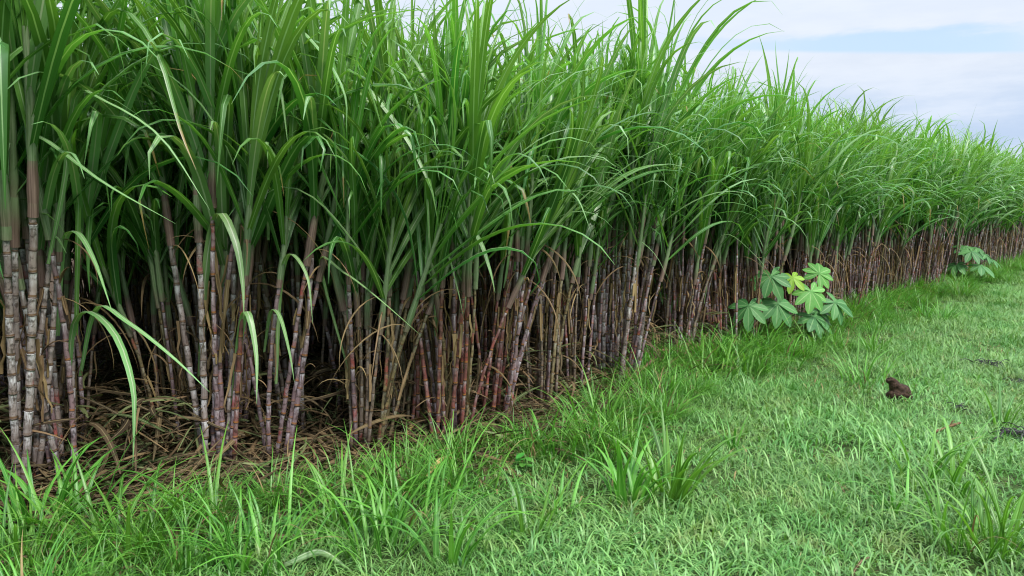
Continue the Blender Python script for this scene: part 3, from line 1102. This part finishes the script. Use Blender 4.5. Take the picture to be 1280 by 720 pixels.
def cassava_material(name, a, b, vein):
    t = NT(name)
    u, v, uvv = t.uv()
    r = t.attr("rnd")
    col = t.mix(r, a, b)
    d = t.math('ABSOLUTE', t.math('SUBTRACT', u, .5))
    # lateral veins
    lv = t.math('FRACT', t.math('MULTIPLY', t.math('SUBTRACT', v, t.math('MULTIPLY', d, .35)), 7.0))
    col = t.mix(t.math('MULTIPLY', t.smooth(lv, .0, .16, 1, 0), .22), col, vein)
    col = t.mix(t.smooth(d, .03, .08, .8, 0), col, vein)
    nz = t.noise(t.geo_pos(), 30, 3)
    col = t.mix(t.smooth(nz, .4, .7, 0, .25), col, t.mix(1.0, col, (.7, .7, .7), 'MULTIPLY'))
    tc = t.mix(1.0, col, (1.4, 1.3, .5), 'MULTIPLY')
    return t.principled(col, .55, .35, trans=.2, tcol=tc)


MC_D = cassava_material("cassava_leaf_deep", (.045, .165, .045), (.085, .245, .065), (.19, .35, .14))
MC_L = cassava_material("cassava_leaf_light", (.10, .30, .06), (.14, .37, .075), (.30, .48, .18))
MC_Y = cassava_material("cassava_leaf_young", (.19, .38, .03), (.24, .43, .045), (.36, .50, .12))


def cassava(base, leaves, stem_top, label, height_scale=1.0):
    root = bpy.data.objects.new("cassava_plant", None)
    COL.objects.link(root); root.location = base; root.empty_display_size = .2
    tag(root, label, "cassava plant", "cassava plants at the edge of the cane")
    st = spline([Vector((0, 0, -.03)), stem_top * .5 + Vector((.03, .01, 0)), stem_top], 8)
    mb = MB(); mb.tube(st, [.013 - .006 * i / 8 for i in range(9)], [i / 2 for i in range(9)], 7)
    link("stem", mb.mesh("stem", [M_STEM_G]), root)
    for (c, nrm, ax, size, mat, n, lab) in leaves:
        mb = MB()
        nrm = nrm.normalized()
        ax = (ax - nrm * ax.dot(nrm)).normalized()
        sd = nrm.cross(ax)
        for k in range(n):
            an = rad(-140 + 280 * k / (n - 1))
            d = ax * math.cos(an) + sd * math.sin(an)
            L = size * (1.0 - .30 * abs(an) / rad(140)) * rg.uniform(.92, 1.06)
            dd = (d - nrm * rg.uniform(.05, .35)).normalized()
            upv = (nrm - dd * nrm.dot(dd)).normalized()
            lobe(mb, Vector((0, 0, 0)), dd, upv, L, L * rg.uniform(.19, .225), rg.random())
        lf = link("leaf", mb.mesh("leaf", [mat]), root, c)
        if lab: lf["label"] = lab
        # petiole back to the stem
        k = max(range(9), key=lambda i: -abs(st[i].z - max(.12, c.z - .25)))
        q = st[k] - c
        mid = q * .45 + Vector((0, 0, .04))
        pm = MB(); pm.tube(spline([Vector((0, 0, -.004)), mid, q], 6), [.0035, .0035, .004, .004, .0045, .0045, .005], [0] * 7, 6)
        link("petiole", pm.mesh("petiole", [M_PETIOLE]), lf)
    return root


YC = pC1.y
def L_(px, py, dz, tilt_x, tilt_f, ax, size, mat, n=8, lab=None):
    c = at_depth(px, py, YC - dz) - pC1
    return (c, Vector((tilt_x, -tilt_f, .8)), Vector(ax), size, mat, n, lab)
leaves = [
    L_(1024, 342, .15, .1, 1.1, (.3, -.3, .6), .25, MC_L),
    L_(1014, 364, .35, .0, 1.1, (.1, -.6, -.5), .27, MC_L),
    L_(991, 347, .35, -.2, 1.0, (.1, -.6, -.6), .20, MC_Y, 6, "yellow-green young leaf"),
    L_(964, 345, .60, -.3, .9, (-.1, -.6, -.6), .29, MC_D),
    L_(972, 379, .60, .1, .9, (.2, -.7, -.4), .30, MC_D),
    L_(936, 382, .80, -.3, .8, (-.2, -.6, -.5), .28, MC_D, 7),
    L_(1044, 378, .2, .4, .8, (.7, -.5, -.3), .29, MC_D),
    L_(1022, 387, .15, .2, .4, (.4, -.5, -.2), .2, MC_D, 7),
    L_(1018, 396, .30, .2, .5, (.5, -.7, -.2), .30, MC_D),
]
cassava(pC1, leaves, Vector((.02, 0, .62)), "cassava plant with broad palmate leaves, one yellow-green, on the nearer verge")
YC2 = pC2.y
def L2(px, py, dz, tilt_x, tilt_f, ax, size, mat, n=7, lab=None):
    c = at_depth(px, py, YC2 - dz) - pC2
    return (c, Vector((tilt_x, -tilt_f, .8)), Vector(ax), size, mat, n, lab)
leaves = [
    L2(1206, 308, 0.6, -.1, .4, (-.3, -.6, -.1), .30, MC_D),
    L2(1222, 310, 0.7, .1, .4, (.6, -.5, -.1), .24, MC_D, 6),
    L2(1214, 314, 0.9, .0, .5, (.1, -.6, -.2), .32, MC_D),
    L2(1232, 318, 0.7, .4, .5, (.7, -.4, -.3), .27, MC_D),
    L2(1240, 324, 0.6, .4, .4, (.7, -.4, -.3), .26, MC_D),
    L2(1196, 330, 0.8, -.3, .4, (-.5, -.5, -.2), .30, MC_D),
    L2(1226, 332, 0.9, .1, .4, (.3, -.6, -.2), .34, MC_D),
]
cassava(pC2, leaves, Vector((0, 0, .75)), "small distant cassava plant against the brown cane wall")

# ------------------------------------------------------------------ broadleaf weeds
def weed(px, py, h, n, label, sz=.035):
    p = on_ground(px, py); p.z = gz(p.x, p.y)
    root = bpy.data.objects.new("broadleaf_weed", None); COL.objects.link(root); root.location = p
    root.empty_display_size = .1
    tag(root, label, "weed", "small broadleaf weeds")
    mb = MB(); top = Vector((rg.uniform(-.02, .02), rg.uniform(-.02, .02), h))
    mb.tube(spline([Vector((0, 0, -.02)), top * .5 + Vector((.01, 0, 0)), top], 6), [.003] * 7, [0] * 7, 6)
    link("stem", mb.mesh("stem", [M_STEM_G]), root)
    for k in range(n):
        t = .3 + .7 * k / max(1, n - 1)
        az = k * 2.4 + rg.uniform(-.4, .4)
        d = Vector((math.cos(az), math.sin(az), rg.uniform(-.1, .4))).normalized()
        up = (Vector((0, 0, 1)) - d * d.z).normalized()
        mb = MB(); lobe(mb, Vector((0, 0, 0)), d, up, sz * rg.uniform(1.2, 1.8), sz * rg.uniform(.45, .6), rg.random())
        link("leaf", mb.mesh("leaf", [M_WEED]), root, top * t)
weed(655, 588, .12, 8, "round-leaved weed in the grass below the slanting red canes", .045)
weed(250, 640, .16, 7, "upright weed in the straw beside the tall purple plant", .035)
weed(360, 662, .08, 7, "low weed at the edge of the straw under the leaning purple canes", .04)
weed(838, 440, .22, 6, "tiny bright weed at the verge by the green shoot", .035)
weed(640, 560, .10, 6, "low weed nearest the canes in the verge grass", .04)

# ------------------------------------------------------------------ fallen leaves, clod, twig
def fallen(name, pix, w, mat, label, cat, group, lift=.03, fold=.5):
    C = []
    for i, (x, y) in enumerate(pix):
        p = on_ground(x, y); p.z = gz(p.x, p.y) + lift * (1 + .5 * math.sin(i * 2.1)); C.append(p)
    b = C[0].copy()
    pts = spline([c - b for c in C], 14)
    d = (C[-1] - C[0]).normalized()
    sd = Vector((-d.y, d.x, .25))
    mb = MB()
    wd = [leaf_width(i / 14, w) for i in range(15)]
    mb.ribbon(pts, wd, sd, fold, .8, 0)
    o = link(name, mb.mesh(name, [mat]), None, b)
    so = o.modifiers.new("thickness", 'SOLIDIFY'); so.thickness = .0012
    tag(o, label, cat, group)
G_F = "dead cane leaves lying singly"
M_FALL = leaf_material("yellow_fallen_leaf", (.30, .22, .06), (.46, .38, .12), rib=(.5, .45, .2), trans=.1, rough=.6, dry=.6, dryc=(.28, .14, .06))
fallen("fallen_leaf", [(533, 612), (552, 594), (575, 580)], .034, M_FALL, "yellow fallen cane leaf lying on the grass below the reddest canes", "dead leaf", G_F, .09)
fallen("fallen_leaf", [(400, 500), (418, 522), (424, 540), (420, 560)], .055, M_DRY, "curled tan dead leaf at the foot of the brown plant", "dead leaf", G_F, .12)
fallen("fallen_leaf", [(505, 560), (528, 538), (560, 526)], .035, M_FALL, "orange-tan dead leaf propped between the brown canes", "dead leaf", G_F, .10)
fallen("fallen_leaf", [(590, 530), (640, 525), (700, 512)], .03, M_FALL, "long straw-coloured leaf lying under the dense plants", "dead leaf", G_F, .06)
fallen("fallen_leaf", [(85, 582), (125, 575), (165, 560)], .045, M_DRY, "broad brown dead leaf on the straw in the dark gap", "dead leaf", G_F, .12)
fallen("fallen_leaf", [(300, 505), (322, 540), (345, 600), (365, 618)], .04, M_LEAF_PALE, "grey-green broken leaf trailing into the grass from the purple plant", "dead leaf", G_F, .10)
fallen("fallen_leaf", [(355, 716), (400, 705), (440, 718)], .05, M_LEAF_PALE, "pale green cane leaf lying on the grass at the lower edge", "dead leaf", G_F, .06)

# the brown clod on the mown grass
def blobby(name, loc, chain, mat, seed, amp, sub=3):
    """one lump grown round a chain of (offset, radius)"""
    mb = MB()
    import bmesh
    bm = bmesh.new()
    for off, r, sc in chain:
        M = Matrix.Translation(off) @ Matrix.Diagonal((*sc, 1))
        bmesh.ops.create_icosphere(bm, subdivisions=sub, radius=r, matrix=M)
    me = bpy.data.meshes.new(name)
    bm.to_mesh(me); bm.free()
    me.materials.append(mat)
    o = link(name, me, None, loc)
    rm = o.modifiers.new("one_lump", 'REMESH'); rm.mode = 'VOXEL'; rm.voxel_size = .008
    tx = bpy.data.textures.new(name + "_rough", 'CLOUDS'); tx.noise_scale = .05
    dm = o.modifiers.new("rough", 'DISPLACE'); dm.texture = tx; dm.strength = amp; dm.mid_level = .5
    return o
pc = on_ground(1121, 501)
o = blobby("soil_clod", pc + Vector((0, 0, .02)), [
    (Vector((.02, 0, .05)), .085, (1.05, .8, .85)), (Vector((.05, .01, .02)), .075, (1.0, .8, .8)),
    (Vector((-.035, -.01, .11)), .05, (.8, .8, 1.0)), (Vector((-.065, -.01, .155)), .036, (1.1, .9, .75)),
    (Vector((-.045, -.01, .03)), .05, (.8, .8, 1.0))], M_CLOD, 1, .035)
tag(o, "dark brown hunched clod with a knob on top, sitting on the mown grass", "clod")

# black trash patches and a twig
def rotted(px, py, n, size, label):
    p = on_ground(px, py); p.z = gz(p.x, p.y) + .025
    mb = MB()
    for k in range(n * 2):
        az = rg.uniform(0, 6.28)
        L = rg.uniform(.08, .2) * size
        d = Vector((math.cos(az), math.sin(az), rg.uniform(-.05, .2)))
        q = Vector((rg.gauss(0, .06), rg.gauss(0, .03), rg.uniform(0, .03))) * size
        pts = [q + d * (L * i / 5) + Vector((0, 0, .03 * math.sin(PI * i / 5) * size)) for i in range(6)]
        mb.ribbon(pts, [.012 * size * (1 - abs(i / 5 - .4)) for i in range(6)], Vector((-d.y, d.x, rg.uniform(-.6, .6))), .5, rg.random(), 0)
    o = link("rotted_leaf", mb.mesh("rotted_leaf", [M_TRASH_DARK]), None, p)
    so = o.modifiers.new("thickness", 'SOLIDIFY'); so.thickness = .003
    tag(o, label, "rotted leaf", "dark scraps on the mown grass")
rotted(1236, 457, 11, 1.0, "blackish shredded scrap on the grass up the track from the clod")
rotted(1272, 551, 14, 1.0, "black scrap on the grass at the picture edge beside the small pale tuft")
rotted(1275, 480, 5, .7, "small dark brown scrap on the grass beyond the clod")
rotted(1190, 516, 3, .7, "thin dark scrap pressed into the grass above the twig")
C = [on_ground(1167, 549), on_ground(1182, 545), on_ground(1200, 541)]
b = C[0].copy()
mb = MB()
pts = spline([Vector((c.x - b.x, c.y - b.y, .05 + .012 * i)) for i, c in enumerate(C)], 8)
mb.tube(pts, [.008 + .003 * math.sin(i * 1.3) for i in range(9)], [i / 4 for i in range(9)], 7)
mb.tube([pts[5], pts[5] + Vector((.03, .02, .03)), pts[5] + Vector((.05, .03, .035))], [.005, .004, .002], [0, .5, 1], 6)
o = link("twig", mb.mesh("twig", [M_TWIG]), None, b)
tag(o, "short brown twig lying on the mown grass between two spindly tufts", "twig")

# ------------------------------------------------------------------ sky and light
SUN_EL, SUN_AZ = rad(52), rad(140)      # azimuth measured from +Y towards +X
wd_ = bpy.data.worlds.new("World")
scene.world = wd_
wd_.use_nodes = True
nt = wd_.node_tree
nt.nodes.clear()


class WT(NT):
    def __init__(s, tree):
        s.t = tree
        s.out = tree.nodes.new("ShaderNodeOutputWorld")


t = WT(nt)
sky = t.n("ShaderNodeTexSky", sky_type='NISHITA')
sky.sun_disc = False
sky.sun_elevation = SUN_EL
sky.sun_rotation = SUN_AZ
sky.altitude = 100
gen = t.n("ShaderNodeTexCoord").outputs["Generated"]
sx = t.n("ShaderNodeSeparateXYZ"); t.t.links.new(gen, sx.inputs[0])
el = t.math('ARCSINE', t.math('MAXIMUM', t.math('MINIMUM', sx.outputs[2], .999), -.2))
az = t.math('ARCTAN2', sx.outputs[0], sx.outputs[1])
deg = t.math('MULTIPLY', el, 57.2958)
# stretched cloud noise in elevation / azimuth
cb = t.n("ShaderNodeCombineXYZ")
t.set(cb.inputs[0], t.math('MULTIPLY', az, 2.2)); t.set(cb.inputs[1], t.math('MULTIPLY', el, 17.0)); cb.inputs[2].default_value = 3.7
n1 = t.noise(cb.outputs[0], 1.0, 6, .55)
cb2 = t.n("ShaderNodeCombineXYZ")
t.set(cb2.inputs[0], t.math('MULTIPLY', az, 7)); t.set(cb2.inputs[1], t.math('MULTIPLY', el, 30.0))
n2 = t.noise(cb2.outputs[0], 1.0, 5, .6)
wob = t.math('MULTIPLY_ADD', n1, 1.6, -.8)
dg = t.math('ADD', deg, wob)
# cloud veil brightness: blue-grey bank low down, whiter above, brighter still overhead
cloud = t.ramp(t.math('DIVIDE', dg, 20.0), [
    (0.0, (4.4, 5.5, 7.1)), (.16, (4.1, 5.2, 7.0)), (.32, (4.8, 5.8, 7.4)), (.47, (6.0, 6.6, 7.6)), (.54, (6.2, 6.8, 7.8)), (1.0, (6.1, 6.9, 8.1))])
streak = t.mix(t.smooth(n2, .38, .68, 0, .55), cloud, (6.9, 7.4, 8.2))
over = t.smooth(el, rad(16), rad(65), 0.90, 3.0)
streak = t.mix(1.0, streak, over, 'MULTIPLY')
# open blue gap just above the bank
lev = t.math('MULTIPLY_ADD', t.math('SUBTRACT', az, .36), 4.9, deg)
dg2 = t.math('ADD', lev, t.math('MULTIPLY_ADD', n2, 2.6, -1.3))
taper = t.smooth(az, .22, .50)
gap = t.math('MULTIPLY', t.smooth(t.math('MULTIPLY_ADD', t.math('SUBTRACT', n1, .5), .8, lev), 10.35, 10.65), t.smooth(t.math('SUBTRACT', dg2, t.math('MULTIPLY', taper, 1.0)), 10.7, 11.5, 1, 0))
gap = t.math('MULTIPLY', gap, t.math('MULTIPLY', t.smooth(az, .12, .40), t.smooth(az, .55, .62, 1, .35)))
gap = t.math('MULTIPLY', gap, .80)
skyc = t.mix(1.0, sky.outputs[0], (1.2, 1.2, 1.2), 'MULTIPLY')
blue = t.mix(.55, skyc, (4.9, 6.6, 8.8))
col = t.mix(gap, streak, blue)
bg = t.n("ShaderNodeBackground")
t.set(bg.inputs[0], col)
bg.inputs[1].default_value = 0.1
t.t.links.new(bg.outputs[0], t.out.inputs[0])

sd_ = bpy.data.lights.new("sun", 'SUN')
sd_.energy = 3.2
sd_.angle = rad(14)
sd_.color = (1.0, .955, .88)
so_ = bpy.data.objects.new("sun", sd_)
COL.objects.link(so_)
sdir = Vector((math.sin(SUN_AZ) * math.cos(SUN_EL), math.cos(SUN_AZ) * math.cos(SUN_EL), math.sin(SUN_EL)))
so_.rotation_euler = sdir.to_track_quat('Z', 'Y').to_euler()

scene.view_settings.view_transform = 'Standard'
scene.view_settings.look = 'None'
scene.view_settings.exposure = 0.5
scene.view_settings.gamma = 1.0
scene.render.engine = 'CYCLES'
scene.cycles.filter_width = 1.1
scene.cycles.max_bounces = 5
scene.cycles.transmission_bounces = 4
scene.cycles.diffuse_bounces = 4
scene.cycles.glossy_bounces = 2
scene.cycles.caustics_reflective = False
scene.cycles.caustics_refractive = False
scene.cycles.use_denoising = True
scene.cycles.denoiser = "OPENIMAGEDENOISE"
scene.cycles.denoising_input_passes = "RGB_ALBEDO_NORMAL"
scene.cycles.use_adaptive_sampling = False
print("plants used", used, "left to field", len(far_pts))
